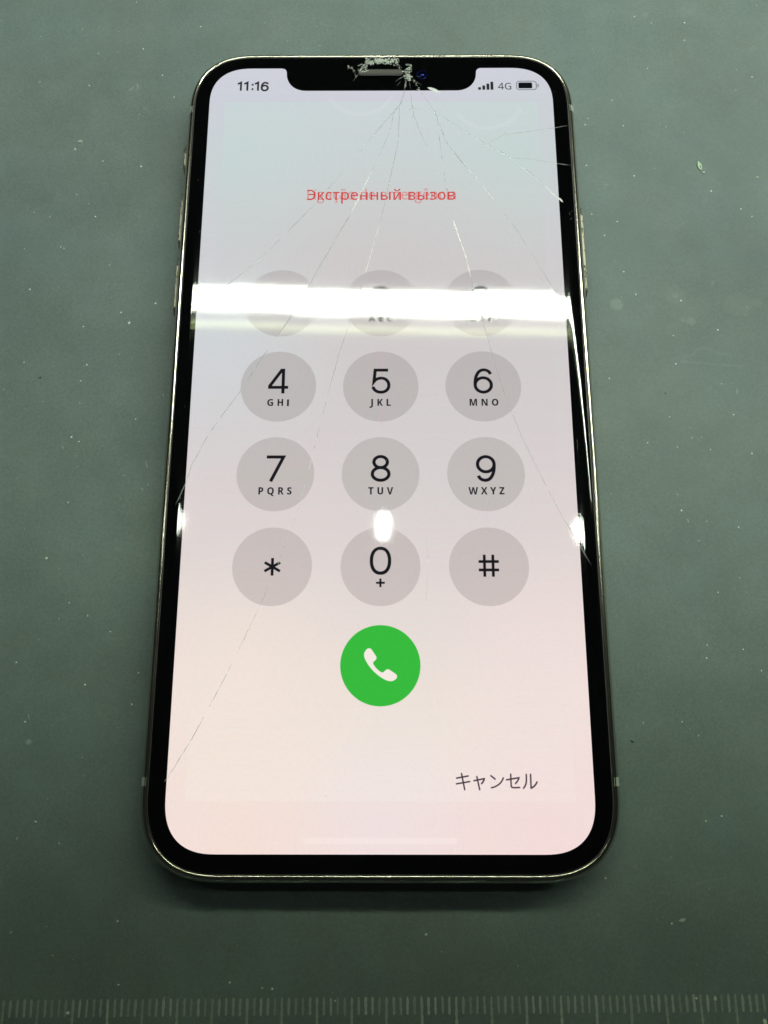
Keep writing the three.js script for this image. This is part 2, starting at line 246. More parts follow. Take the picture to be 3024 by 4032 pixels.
  const tone = ['rgba(172,164,167,0.58)', 'rgba(168,163,162,0.58)', 'rgba(170,164,161,0.53)', 'rgba(172,163,160,0.49)'];
  const keys = [['1', ''], ['2', 'ABC'], ['3', 'DEF'], ['4', 'GHI'], ['5', 'JKL'], ['6', 'MNO'], ['7', 'PQRS'], ['8', 'TUV'], ['9', 'WXYZ'], ['*', ''], ['0', '+'], ['#', '']];
  keys.forEach(([d, t], i) => {
    const x = cols[i % 3], r = Math.floor(i / 3), y = rows[r]; g.fillStyle = tone[r]; g.beginPath(); g.arc(x, y, 37.4, 0, 6.2832); g.fill();
    if (d === '*') { g.save(); g.translate(x + 0.2, y + 0.4); g.strokeStyle = ink; g.lineWidth = 2.5; for (let q = 0; q < 3; q++) { g.beginPath(); g.moveTo(0, -8.3); g.lineTo(0, 8.3); g.stroke(); g.rotate(Math.PI / 3); } g.restore(); return; }
    if (d === '#') { g.save(); g.translate(x - 0.2, y - 0.6); g.strokeStyle = ink; g.lineWidth = 2.5; for (const q of [-4, 4]) { g.beginPath(); g.moveTo(q, -10.4); g.lineTo(q, 10.4); g.moveTo(-9.4, q); g.lineTo(9.4, q); g.stroke(); } g.restore(); return; }
    digit(d, x, y - 5.4);
    if (t === '+') { g.strokeStyle = ink; g.lineWidth = 1.8; g.beginPath(); g.moveTo(x - 4, y + 15.6); g.lineTo(x + 4, y + 15.6); g.moveTo(x, y + 11.6); g.lineTo(x, y + 19.6); g.stroke(); } else if (t) letters(t, x, y + 21);
  });
  // call button with handset
  g.fillStyle = '#36b53c'; g.beginPath(); g.arc(187.5, 651.4, 36.4, 0, 6.2832); g.fill();
  g.save(); g.translate(187.5, 651); g.fillStyle = '#efe4dc'; g.beginPath();
  g.moveTo(-13.2, -13.2); g.bezierCurveTo(-11.5, -15.4, -9.2, -15.6, -7.8, -13.6); g.lineTo(-4, -8); g.bezierCurveTo(-3, -6.2, -3.4, -5, -4.8, -3.8); g.lineTo(-6, -2.8); g.bezierCurveTo(-6.8, -2, -6.6, -1.2, -5.8, 0.2); g.bezierCurveTo(-4.2, 2.8, -2.2, 4.6, 0.2, 6.2); g.bezierCurveTo(1.6, 7, 2.4, 6.9, 3.2, 6.2); g.lineTo(4.6, 4.9); g.bezierCurveTo(5.8, 3.8, 7, 3.6, 8.4, 4.4); g.lineTo(13.8, 8); g.bezierCurveTo(15.8, 9.4, 15.6, 11.6, 13.8, 13); g.bezierCurveTo(11, 15.4, 7.4, 15, 3.6, 13); g.bezierCurveTo(-3, 9.6, -9.6, 3.2, -13.2, -3.6); g.bezierCurveTo(-15.4, -7.6, -15.4, -10.6, -13.2, -13.2); g.fill(); g.restore();
  // キャンセル drawn stroke by stroke
  g.save(); g.translate(290, 752); g.strokeStyle = '#43363f'; g.lineWidth = 1.25; g.lineCap = 'round'; g.lineJoin = 'round';
  const kana = (x, paths) => paths.forEach((f) => { g.save(); g.translate(x, 0); g.beginPath(); f(); g.stroke(); g.restore(); });
  const L = (...a) => () => { for (let i = 0; i < a.length; i += 2) g[i ? 'lineTo' : 'moveTo'](a[i], a[i + 1]); };
  kana(-29.8, [L(-5.6, -2.8, 4.6, -4.6), L(-5.8, 2, 5.8, 0.1), L(-1.2, -6.6, 1.3, 6.8)]);
  kana(-15.4, [() => { g.moveTo(-4.8, -0.6); g.lineTo(4.4, -2.4); g.quadraticCurveTo(3.6, 0.2, 1.8, 1.8); }, L(-2.2, -4, 0, 6.8)]);
  kana(0, [L(-5.2, -4.8, -1.6, -2), () => { g.moveTo(-5, 5.2); g.quadraticCurveTo(3, 3.6, 5.6, -3); }]);
  kana(14.4, [() => { g.moveTo(-6, -1.4); g.lineTo(5, -3.2); g.quadraticCurveTo(4, -0.4, 1.8, 1.6); }, () => { g.moveTo(-2.2, -6.2); g.lineTo(-2.2, 3); g.quadraticCurveTo(-2.2, 5.2, 0, 5.2); g.lineTo(5.2, 5); }]);
  kana(29, [() => { g.moveTo(-3.2, -6); g.bezierCurveTo(-3, 0, -3.4, 3, -6, 5.6); }, () => { g.moveTo(0.6, -6); g.lineTo(0.6, 5.6); g.quadraticCurveTo(4.4, 4, 6, 0.4); }]);
  g.restore();
  // a weak, broken column of pixels under the long crack
  for (let y = 190; y < 420; y += 2) { if (fbm(y * 0.11, 3) > 0.5) { g.fillStyle = y > 310 ? 'rgba(232,150,216,0.5)' : 'rgba(190,200,190,0.4)'; g.fillRect(188.4, y, 0.5, 2); } }
  // the panel's fine pixel grain
  const im = g.getImageData(0, 0, cv.width, cv.height); for (let i = 0; i < im.data.length; i += 4) { const q = (hash(i * 0.013, i * 0.0007) - 0.5) * 7; im.data[i] += q; im.data[i + 1] += q; im.data[i + 2] += q; } g.putImageData(im, 0, 0);
  const map = new THREE.CanvasTexture(cv); map.colorSpace = THREE.SRGBColorSpace; map.anisotropy = 8;
  const screen = part('display', geo, new THREE.MeshPhysicalMaterial({ color: 0x000000, roughness: 0.9, specularIntensity: 0, emissive: 0xffffff, emissiveMap: map, emissiveIntensity: 1.11 }), phone, 'lit display showing an emergency call keypad');
}

// ---------------------------------------------------------------- front glass: shards, rim, cracks, crushed glass
const glass = new THREE.Group(); glass.name = 'front_glass'; phone.add(glass);
const clear = new THREE.MeshPhysicalMaterial({ color: 0xffffff, roughness: 0.042, transmission: 1, thickness: 0.0006, ior: 1.5 });
const G = (list) => list.map(([x, y]) => { const p = at(x, y, GT * MM); return [p.x / MM, p.z / MM]; });
const CR = {
  A: [[1595, 350], [1582, 398], [1573, 414], [1551, 442], [1513, 483], [1447, 561], [1394, 624], [1331, 700], [1255, 789], [1185, 860], [1071, 974], [1024, 1018], [955, 1079], [877, 1135], [800, 1186], [700, 1220]],
  B: [[1551, 442], [1537, 511], [1516, 561], [1463, 677], [1438, 724], [1381, 843], [1321, 943], [1221, 1115], [1155, 1232], [1110, 1298], [1044, 1392], [938, 1553], [877, 1632], [822, 1710], [755, 1832], [735, 1895], [690, 1990]],
  C: [[1573, 414], [1571, 480], [1569, 549], [1557, 611], [1541, 680], [1516, 799], [1496, 877], [1465, 982], [1421, 1137], [1385, 1243], [1332, 1404], [1288, 1566], [1235, 1776], [1177, 1993], [1105, 2198], [1021, 2392], [900, 2640], [761, 2900], [653, 3075], [590, 3180]],
  E: [[1645, 352], [1670, 379], [1695, 417], [1711, 436], [1720, 461], [1739, 511], [1761, 567], [1802, 618], [1839, 662], [1908, 743], [1986, 840], [2048, 925], [2102, 1012], [2151, 1093], [2200, 1172], [2300, 1330]],
  F: [[1720, 461], [1742, 640], [1764, 780], [1782, 860], [1809, 941], [1831, 1001], [1855, 1093], [1863, 1137], [1901, 1261], [1934, 1381], [1988, 1557], [2055, 1721], [2099, 1810], [2154, 1920], [2215, 2037], [2254, 2098], [2330, 2230]],
  G: [[1711, 436], [1760, 470], [1823, 511], [1864, 539], [1917, 571], [1977, 602], [2021, 627], [2062, 662], [2102, 693], [2140, 727], [2178, 765], [2215, 796], [2290, 855]],
};
const inner = outline(3.75);
{
  // where a polyline leaves the flat area, cut it there and note the place along the boundary
  const insideQ = (p) => { let c = false; for (let i = 0, j = inner.length - 1; i < inner.length; j = i++) { const a = inner[i], b = inner[j]; if ((a[1] > p[1]) !== (b[1] > p[1]) && p[0] < (b[0] - a[0]) * (p[1] - a[1]) / (b[1] - a[1]) + a[0]) c = !c; } return c; };
  const hit = (p, q) => { for (let i = 0; i < inner.length; i++) { const a = inner[i], b = inner[(i + 1) % inner.length], dx = q[0] - p[0], dz = q[1] - p[1], ex = b[0] - a[0], ez = b[1] - a[1], D = dx * ez - dz * ex; if (Math.abs(D) < 1e-12) continue; const t = ((a[0] - p[0]) * ez - (a[1] - p[1]) * ex) / D, u = ((a[0] - p[0]) * dz - (a[1] - p[1]) * dx) / D; if (t >= 0 && t <= 1 && u >= 0 && u < 1) return { pt: [p[0] + dx * t, p[1] + dz * t], s: i + u }; } return null; };
  const cut = (list) => { const w = G(list), out = []; for (let i = 0; i < w.length; i++) { if (insideQ(w[i])) out.push(w[i]); else { const h = hit(w[i - 1], w[i]); if (h) out.push(h.pt); return { pts: out, s: h ? h.s : null }; } } return { pts: out, s: null }; };
  const K = Object.fromEntries(Object.entries(CR).map(([k, v]) => [k, cut(v)]));
  const topW = G([[1595, 350]])[0], T = hit(topW, [G([[1575, 250]])[0][0], -75]);
  const along = (s0, s1) => { const n = inner.length, o = []; let i = Math.floor(s0) + 1; const end = s1 > s0 ? s1 : s1 + n; for (; i <= end; i++) o.push(inner[i % n]); return o; };   // boundary points in order (clockwise on the photo)
  const rev = (a) => a.slice().reverse(), k = K, cen = k.A.pts[0], eStart = k.E.pts[0];
  // boundary runs top-right corner, bottom-right, bottom-left, top-left
  const polys = [
    [T.pt, ...along(T.s, k.G.s), ...rev(k.G.pts), ...rev(k.E.pts.slice(0, 3)), cen],
    [...k.G.pts, ...along(k.G.s, k.E.s), ...rev(k.E.pts.slice(4))],
    [...k.E.pts.slice(4), ...along(k.E.s, k.F.s), ...rev(k.F.pts).slice(0, -1)],
    [...k.F.pts, ...along(k.F.s, k.C.s), ...rev(k.C.pts), ...rev(k.A.pts.slice(0, 2)), eStart, ...k.E.pts.slice(1, 4)],
    [...k.C.pts, ...along(k.C.s, k.B.s), ...rev(k.B.pts)],
    [...k.B.pts, ...along(k.B.s, k.A.s), ...rev(k.A.pts.slice(4))],
    [...k.A.pts, ...along(k.A.s, T.s), T.pt],
  ];
  const tilt = [[0.05, -0.03], [-0.12, 0.05], [0.12, -0.05], [0, 0], [-0.05, 0.03], [0.05, 0.02], [-0.03, -0.02]];   // degrees
  polys.forEach((poly, i) => {
    const clean = poly.filter((p, j) => { const q = poly[(j + 1) % poly.length]; return Math.hypot(p[0] - q[0], p[1] - q[1]) > 0.02; });
    let cx = 0, cz = 0; clean.forEach((p) => { cx += p[0] / clean.length; cz += p[1] / clean.length; });
    const shr = clean.map(([x, z]) => [x - cx, z - cz]);
    const m = part('glass_shard', faces(shr, -0.95, 0), clear, glass);
    m.position.set(cx * MM, GT * MM, cz * MM); m.rotation.set(tilt[i][0] * Math.PI / 180, 0, tilt[i][1] * Math.PI / 180);
  });
  // the rounded rim of the glass
  const rim = [[3.5, 7.9]]; for (let i = 1; i <= 22; i++) { const t = i / 22; rim.push([3.5 - 1.92 * t, 7.9 - 0.6 * (1 - Math.pow(1 - Math.pow(t, 1.8), 0.75))]); }
  part('glass_rim', sweep([[3.75, 7.9], ...rim, [1.56, 7.1], [1.6, 6.95], [3.75, 6.95]], { crease: 0.6, closed: false }), clear, glass);

  // crack lines: low ridges of splintered glass, uneven and broken
  const dull = std(0.5, 0.56, 0.54, 0.45, { transmission: 0.5, thickness: 0 }), pale = std(0.62, 0.68, 0.66, 0.4, { transmission: 0.6, thickness: 0 }), white = std(0.9, 0.95, 0.9, 0.35, { transmission: 0.2, thickness: 0 }), film = std(0.6, 0.66, 0.64, 0.3, { transmission: 0.4, thickness: 0, iridescence: 1, iridescenceIOR: 1.7, iridescenceThicknessRange: [320, 520] });
  function crack(pts, width, material, { gap = 0.25, name = 'crack', jitter = 0.05 } = {}) {
    const path = []; for (let i = 0; i < pts.length - 1; i++) { const [a, b] = [pts[i], pts[i + 1]], n = Math.max(1, Math.ceil(Math.hypot(b[0] - a[0], b[1] - a[1]) / 0.35)); for (let q = 0; q < n; q++) path.push([a[0] + (b[0] - a[0]) * q / n, a[1] + (b[1] - a[1]) * q / n]); } path.push(pts[pts.length - 1]);
    const pos = [], idx = [], id = rr(0, 99); let total = path.length, prev = -1;
    path.forEach(([x, z], i) => {
      const q = path[Math.min(i + 1, total - 1)], p = path[Math.max(i - 1, 0)], l = Math.hypot(q[0] - p[0], q[1] - p[1]) || 1, nx = -(q[1] - p[1]) / l, nz = (q[0] - p[0]) / l;
      const f = noise(i * 0.23 + id, id), on = f > gap && i > 0, w = width * (0.3 + 0.95 * noise(i * 0.6 + id * 3, 7)) * Math.min(1, i * 0.5, (total - 1 - i) * 0.25 + 0.15) / 2, jx = jitter * (noise(i * 0.9, id + 3) - 0.5) * 2;
      const b = pos.length / 3; const y = GT + 0.035;
      pos.push((x + nx * (jx - w)) * MM, y * MM, (z + nz * (jx - w)) * MM, (x + nx * jx) * MM, (y + 0.018) * MM, (z + nz * jx) * MM, (x + nx * (jx + w)) * MM, y * MM, (z + nz * (jx + w)) * MM);
      if (on && prev >= 0) idx.push(prev, prev + 1, b, b, prev + 1, b + 1, prev + 1, prev + 2, b + 1, b + 1, prev + 2, b + 2);
      prev = b;
    });
    const geo = new THREE.BufferGeometry(); geo.setAttribute('position', new THREE.Float32BufferAttribute(pos, 3)); geo.setIndex(idx); geo.computeVertexNormals();
    return part(name, geo, material, glass);
  }
  const seg = (list) => G(list);
  crack(seg(CR.A.slice(0, 6)), 0.17, dull, { gap: 0.1 }); crack(seg(CR.A.slice(5, 8)), 0.1, pale, { gap: 0.4 }); crack(seg(CR.A.slice(7, 11)), 0.11, dull, { gap: 0.2 });
  crack(seg(CR.A.slice(10, 14)), 0.17, film, { gap: 0.12 });
  crack(seg(CR.B.slice(0, 4)), 0.1, dull, { gap: 0.25 }); crack(seg(CR.B.slice(3, 6)), 0.17, white, { gap: 0.1 }); crack(seg(CR.B.slice(5, 9)), 0.13, dull, { gap: 0.12 }); crack(seg(CR.B.slice(8, 14)), 0.11, dull, { gap: 0.3 }); crack(seg(CR.B.slice(13)), 0.12, film, { gap: 0.1 });
  crack(seg(CR.C.slice(0, 7)), 0.11, dull, { gap: 0.18 }); crack(seg(CR.C.slice(6, 10)), 0.13, white, { gap: 0.42 }); crack(seg(CR.C.slice(9, 13)), 0.09, dull, { gap: 0.34 }); crack(seg(CR.C.slice(12, 16)), 0.075, white, { gap: 0.42 }); crack(seg(CR.C.slice(15, 19)), 0.085, white, { gap: 0.3 });
  crack(seg(CR.E.slice(0, 5)), 0.13, film, { gap: 0.2 }); crack(seg(CR.E.slice(4, 9)), 0.14, pale, { gap: 0.25 }); crack(seg(CR.E.slice(8, 11)), 0.09, white, { gap: 0.38 }); crack(seg(CR.E.slice(10, 15)), 0.09, dull, { gap: 0.28 });
  crack(seg(CR.F.slice(0, 4)), 0.08, pale, { gap: 0.4 }); crack(seg(CR.F.slice(3, 7)), 0.24, white, { gap: 0.04 }); crack(seg(CR.F.slice(6, 11)), 0.1, dull, { gap: 0.2 }); crack(seg(CR.F.slice(10)), 0.1, pale, { gap: 0.25 });
  crack(seg(CR.G.slice(0, 4)), 0.12, pale, { gap: 0.25 }); crack(seg(CR.G.slice(3, 10)), 0.28, film, { gap: 0.05 }); crack(seg(CR.G.slice(9, 12)), 0.16, white, { gap: 0.2 });
  crack(seg([[1917, 571], [1950, 550], [1986, 530], [1996, 531], [2084, 517], [2178, 505], [2235, 494]]), 0.09, dull, { gap: 0.25 }); crack(seg([[1984, 522], [1996, 534]]), 0.25, dull, { gap: 0 });
  crack(seg([[2015, 621], [2090, 627], [2190, 643], [2250, 652]]), 0.1, pale, { gap: 0.15 });
  crack(seg([[1615, 361], [1623, 411], [1626, 436], [1629, 455], [1657, 527], [1682, 580]]), 0.12, dull, { gap: 0.15 });
  crack(seg([[1666, 1943], [1677, 2059], [1686, 2220], [1683, 2286], [1677, 2375]]), 0.05, white, { gap: 0.5 });
  crack(seg([[1613, 432], [1632, 428], [1651, 432], [1690, 431], [1700, 430]]), 0.14, film, { gap: 0.2 });
  crack(seg([[1622, 415], [1626, 432], [1610, 434]]), 0.4, film, { gap: 0 }); crack(seg([[1573, 400], [1586, 412]]), 0.25, dull, { gap: 0 }); crack(seg([[1627, 455], [1618, 466]]), 0.25, dull, { gap: 0 }); crack(seg([[1708, 433], [1720, 462], [1735, 452]]), 0.35, pale, { gap: 0 });
  crack(seg([[1682, 345], [1708, 353], [1739, 368]]), 0.55, white, { gap: 0, name: 'splinter' }); crack(seg([[2196, 775], [2217, 797]]), 0.5, white, { gap: 0, name: 'splinter' }); crack(seg([[648, 3080], [655, 3066]]), 0.3, white, { gap: 0, name: 'splinter' }); crack(seg([[1640, 350], [1655, 357]]), 0.5, white, { gap: 0, name: 'splinter' });
  crack(seg([[1595, 350], [1596, 332], [1602, 316]]), 0.3, pale, { gap: 0 }); crack(seg([[1278, 3130], [1288, 3140]]), 0.0001 + 0.14, dull, { gap: 0 }); 
  for (const [a, b, l, t] of [[1600, 330, 26, 2.0], [1612, 322, 30, 1.4], [1590, 300, 40, 2.6], [1578, 320, 24, 2.3], [1630, 318, 36, 0.5], [1405, 300, 24, 2.2], [1392, 262, 30, 2.7], [1640, 300, 20, 0.2], [1560, 262, 40, 0.6], [1440, 268, 26, 2.5]]) crack(seg([[a, b], [a + l * Math.cos(t), b + l * Math.sin(t)]]), 0.1, pale, { gap: 0.1 });
  // scratches and lint on the glass border
  for (const [a, b, c, d] of [[2240, 836, 2246, 846], [2248, 836, 2255, 830], [2244, 866, 2252, 858], [783, 916, 790, 906], [778, 706, 783, 712], [2258, 971, 2264, 968], [725, 1606, 731, 1596], [2265, 1068, 2270, 1070]]) crack(seg([[a, b], [c, d]]), 0.14, pale, { gap: 0, name: 'scratch' });

  // crushed glass at the impact by the earpiece
  const powder = std(0.66, 0.72, 0.65, 0.4), bits = [], spots = [];
  const run = (list, n, r, s) => { for (let i = 0; i < n; i++) { const f = rnd() * (list.length - 1), k0 = Math.min(list.length - 2, Math.floor(f)), u = f - k0, a = list[k0], b = list[k0 + 1]; spots.push([a[0] + (b[0] - a[0]) * u + rr(-r, r), a[1] + (b[1] - a[1]) * u + rr(-r, r) * 0.7, rr(0.4, 1) * s]); } };
  run([[1443, 232], [1452, 250], [1480, 248], [1530, 244], [1556, 232]], 95, 9, 0.42); run([[1447, 250], [1430, 268], [1412, 280]], 30, 6, 0.3); run([[1480, 246], [1500, 240], [1530, 238]], 40, 9, 0.5);
  run([[1530, 250], [1560, 258], [1578, 268]], 20, 5, 0.22); run([[1600, 256], [1614, 256], [1620, 272], [1612, 290]], 30, 4, 0.28); run([[1590, 304], [1600, 296], [1612, 300], [1610, 316]], 42, 7, 0.42); run([[1370, 262], [1384, 268], [1394, 284], [1408, 304]], 20, 4, 0.26); run([[1625, 312], [1634, 324], [1640, 338], [1650, 352]], 16, 4, 0.26); run([[1545, 240], [1565, 248]], 20, 8, 0.25); run([[1596, 316], [1594, 345]], 10, 3, 0.2);
  for (const [x, y, s] of spots) { const p = at(x, y, GT * MM), e = new THREE.TetrahedronGeometry(s * MM * 0.55, 0); e.scale(rr(0.6, 1.4), rr(0.25, 0.6), rr(0.6, 1.3)); e.rotateY(rr(0, 6)); e.rotateX(rr(-0.6, 0.6)); e.translate(p.x, GT * MM + rr(0.0, 0.16) * MM, p.z); bits.push(e); }
  for (let i = 0; i < 110; i++) { const f = [[1480, 241, 42, 12], [1602, 296, 15, 26], [1540, 244, 30, 12], [1428, 270, 18, 16], [1500, 238, 60, 10]][i % 5], p = at(f[0] + rr(-1, 1) * f[2], f[1] + rr(-1, 1) * f[3], GT * MM), e = new THREE.ConeGeometry(rr(0.05, 0.15) * MM, rr(0.25, 0.8) * MM, 3); e.scale(1, 1, 0.3); e.rotateX(Math.PI / 2 + rr(-0.25, 0.25)); e.rotateY(rr(0, 6.28)); e.translate(p.x, GT * MM + rr(0.05, 0.16) * MM, p.z); bits.push(e.toNonIndexed()); }
  const cg = part('crushed_glass', mergeGeometries(bits), powder, glass, 'white crushed glass round the earpiece'); cg.userData.kind = 'stuff';
}

// ---------------------------------------------------------------- earpiece and front camera in the notch
{
  const ear = new THREE.Group(); ear.name = 'earpiece'; phone.add(ear);
  const a = at(1412, 287, GT * MM), b = at(1584, 284, GT * MM), len = b.x - a.x, w = 1.15 * MM;
  const sh = new THREE.Shape(), q = len / 2, r = w / 2; sh.moveTo(-q + r, -r).lineTo(q - r, -r).absarc(q - r, 0, r, -Math.PI / 2, Math.PI / 2).lineTo(-q + r, r).absarc(-q + r, 0, r, Math.PI / 2, Math.PI * 1.5);
  const slot = new THREE.ExtrudeGeometry(sh, { depth: 0.08 * MM, bevelEnabled: true, bevelThickness: 0.02 * MM, bevelSize: 0.12 * MM, bevelSegments: 2, curveSegments: 8 }); slot.rotateX(-Math.PI / 2); slot.translate((a.x + b.x) / 2, GT * MM - 0.03 * MM, (a.z + b.z) / 2);
  part('slot_rim', slot, gasketMat, ear);
  const wires = [], nW = 62; for (let i = 0; i < nW; i++) { const c = new THREE.BoxGeometry(0.055 * MM, 0.05 * MM, w * 0.98); c.rotateY(i % 2 ? 0.75 : 0.6); c.translate(a.x + len * (0.02 + 0.96 * i / (nW - 1)), GT * MM + 0.085 * MM + (i % 2) * 0.008 * MM, (a.z + b.z) / 2 - 0.08 * MM); wires.push(c); }
  for (let i = 0; i < 5; i++) { const c = new THREE.BoxGeometry(len * 0.97, 0.04 * MM, 0.05 * MM); c.translate((a.x + b.x) / 2, GT * MM + 0.08 * MM, (a.z + b.z) / 2 + (-0.5 + i * 0.2) * MM); wires.push(c); }
  part('speaker_mesh', mergeGeometries(wires), std(0.12, 0.115, 0.095, 0.55), ear, 'dusty grey wire mesh');
  // bare brown patch where glass is gone above the slot
  const cam = new THREE.Group(); cam.name = 'front_camera'; phone.add(cam);
  const c = at(1661, 297, 7.4 * MM); 
  const ringGeo = new THREE.TorusGeometry(0.9 * MM, 0.1 * MM, 8, 40); ringGeo.rotateX(Math.PI / 2); ringGeo.translate(c.x, 7.24 * MM, c.z); part('lens_ring', ringGeo, std(0.015, 0.02, 0.16, 0.25, { metalness: 0.6 }), cam);
  const dome = new THREE.SphereGeometry(1.1 * MM, 32, 12, 0, Math.PI * 2, 0, 0.72); dome.translate(c.x, (7.2 - 0.78) * MM, c.z); part('lens', dome, std(0.02, 0.05, 0.3, 0.12, { metalness: 1 }), cam);
}

// ---------------------------------------------------------------- dust and crumbs on the mat
{
  const crumbMats = [std(0.75, 0.82, 0.72, 0.7), std(0.6, 0.7, 0.55, 0.7), std(0.8, 0.85, 0.8, 0.6), std(0.7, 0.62, 0.4, 0.7)];
  const dark = std(0.02, 0.024, 0.02, 0.7);
  const lump = (v) => { const g = mergeVertices(new THREE.IcosahedronGeometry(1, 1).deleteAttribute('normal').deleteAttribute('uv')), p = g.attributes.position; for (let i = 0; i < p.count; i++) { const k = 0.65 + 0.7 * hash(i * 3.1 + v * 17, v + i); p.setXYZ(i, p.getX(i) * k, p.getY(i) * k * 0.6, p.getZ(i) * k); } const o = g.toNonIndexed(); o.computeVertexNormals(); return o; };
  const lumps = [0, 1, 2, 3, 4].map(lump);
  // [px, py, radius in mm]
  const C = [[537, 9, 0.13], [791, 106, 0.2], [564, 194, 0.17], [388, 212, 0.12], [640, 297, 0.16], [686, 383, 0.18], [352, 337, 0.16], [297, 589, 0.26], [405, 636, 0.2], [556, 656, 0.22], [302, 767, 0.13], [376, 853, 0.14], [240, 973, 0.15], [252, 978, 0.15], [135, 836, 0.11],
    [2498, 66, 0.18, 3], [2565, 92, 0.13], [2695, 90, 0.16], [2695, 159, 0.14], [2979, 21, 0.13], [2549, 270, 0.11], [2961, 304, 0.14], [2410, 395, 0.14], [2454, 496, 0.17], [2304, 492, 0.15], [2622, 500, 0.13], [2497, 693, 0.16], [2309, 652, 0.14], [2982, 699, 0.26], [2800, 753, 0.17], [2917, 823, 0.18], [2960, 853, 0.18], [2430, 872, 0.15], [2380, 927, 0.17], [2330, 844, 0.14],
    [118, 1140, 0.17], [613, 1195, 0.24], [476, 1231, 0.18], [509, 1272, 0.27], [329, 1286, 0.14], [95, 1427, 0.16], [342, 1437, 0.15], [318, 1500, 0.14], [534, 1650, 0.16], [282, 1721, 0.15], [311, 1739, 0.14], [269, 1979, 0.15], [2503, 1161, 0.27], [2681, 1184, 0.18], [2651, 1322, 0.18], [2826, 1299, 0.16], [2456, 1070, 0.16], [2399, 1490, 0.16], [2636, 1642, 0.18], [2888, 1633, 0.14], [2797, 1770, 0.16], [2960, 1786, 0.22], [2550, 1743, 0.13], [2724, 1724, 0.13], [2661, 1433, 0.14],
    [184, 2198, 0.2], [435, 2487, 0.17], [335, 2696, 0.18], [519, 2773, 0.16], [546, 2649, 0.16], [99, 2842, 0.18], [65, 2608, 0.15], [273, 2374, 0.14], [2908, 2076, 0.17], [2683, 2010, 0.16], [2784, 2540, 0.15], [2782, 2591, 0.16], [2998, 2641, 0.15], [2827, 2333, 0.14], [2926, 2557, 0.14], [2686, 2842, 0.14], [2750, 2897, 0.14], [2533, 2846, 0.12],
    [141, 3235, 0.17], [233, 3320, 0.13], [463, 3627, 0.15], [905, 3868, 0.19], [1033, 3889, 0.16], [1072, 3893, 0.18], [467, 3877, 0.15], [2779, 3232, 0.2], [2841, 3213, 0.22], [2385, 3458, 0.18], [1678, 3679, 0.24], [2645, 3636, 0.16], [3011, 4021, 0.42], [2815, 3930, 0.3], [2742, 3930, 0.18], [268, 3988, 0.26], [1320, 3940, 0.16]];
  C.forEach(([px, py, r, kind], i) => {
    const p = at(px, py, 0), m = finish(new THREE.Mesh(lumps[i % 5], crumbMats[kind ?? i % 3]));
    m.scale.set(r * MM * rr(0.6, 0.95), r * MM * 0.6, r * MM * rr(0.6, 0.95)); m.rotation.y = rr(0, 6.28); m.position.set(p.x, r * MM * 0.28, p.z);
    const own = { '3011,4021': 'largest pale crumb, at the tip of a long ruler tick', '2815,3930': 'pale crumb stuck between ruler ticks on the side button side', '268,3988': 'pale crumb lying across a ruler tick on the volume button side', '1678,3679': 'round white crumb alone on the mat between phone and ruler' }[px + ',' + py];
    if (own) top(m, 'dust_crumb', own, 'crumb', 'dust crumbs scattered on the mat'); else if (kind === 3) top(m, 'dust_crumb', 'tiny yellowish crumb on the mat beyond the phone', 'crumb'); else top(m, 'dust_crumb', 'tiny pale dust crumb lying on the grey green mat', 'crumb', 'dust crumbs scattered on the mat');
  });
  for (const [px, py, l, t] of [[159, 1488, 0.5, 0.9], [2620, 1549, 0.3, 1.2], [2488, 2919, 0.7, 2.6]]) {
    const p = at(px, py, 0), m = finish(new THREE.Mesh(lumps[2], dark)); m.scale.set(l * MM * 0.5, 0.1 * MM, 0.13 * MM); m.rotation.y = t; m.position.set(p.x, 0.05 * MM, p.z);
    top(m, 'dark_speck', 'small dark speck of grit lying on the mat', 'speck', 'dark specks on the mat');
  }
  // flakes: thin, bent chips of film or glass
  const flake = (px, py, pts, y, m, label, tilt) => {
    const p = at(px, py, 0), sh = new THREE.Shape(pts.map(([a, b]) => new THREE.Vector2(a * MM, b * MM)));
    if (pts.hole) sh.holes.push(new THREE.Path(pts.hole.map(([a, b]) => new THREE.Vector2(a * MM, b * MM))));
    const g = new THREE.ExtrudeGeometry(sh, { depth: 0.06 * MM, bevelThickness: 0.02 * MM, bevelSize: 0.02 * MM, bevelSegments: 1 }); g.rotateX(-Math.PI / 2);
    const o = finish(new THREE.Mesh(g, m)); o.position.set(p.x, y * MM, p.z); o.rotation.set(tilt[0], 0, tilt[1]); return top(o, 'flake', label, 'flake');
  };
  const ringPts = [[-0.25, 1.0], [-0.05, 0.75], [0.3, 0.35], [0.42, -0.1], [0.38, -0.6], [0.15, -0.85], [-0.1, -0.7], [-0.35, -0.3], [-0.4, 0.2]]; ringPts.hole = [[0.02, 0.25], [-0.02, -0.3], [0.2, -0.5], [0.24, -0.05]];
  flake(2754, 655, ringPts, 0.14, std(0.5, 0.68, 0.48, 0.5), 'pale green curled flake with a hole on the mat', [0.06, -0.1]);
  flake(2768, 680, [[-0.3, 0.1], [0.2, 0.15], [0.35, -0.05], [0, -0.2]], 0.08, std(0.4, 0.6, 0.46, 0.3), 'small clear green chip beside the curled flake', [0, 0.05]);
  flake(2685, 3622, [[-0.5, -0.15], [-0.2, 0.15], [0.35, 0.3], [0.5, 0.1], [0.1, -0.25]], 0.12, std(0.5, 0.58, 0.5, 0.35), 'thin translucent flake on the mat between phone and ruler', [0.1, 0.15]);
  flake(316, 559, [[-0.45, -0.2], [-0.3, 0.2], [0.2, 0.3], [0.45, 0.05], [0.2, -0.25]], 0.08, std(0.36, 0.44, 0.36, 0.4), 'dull flat flake on the mat beside the mute switch', [0.05, 0]);
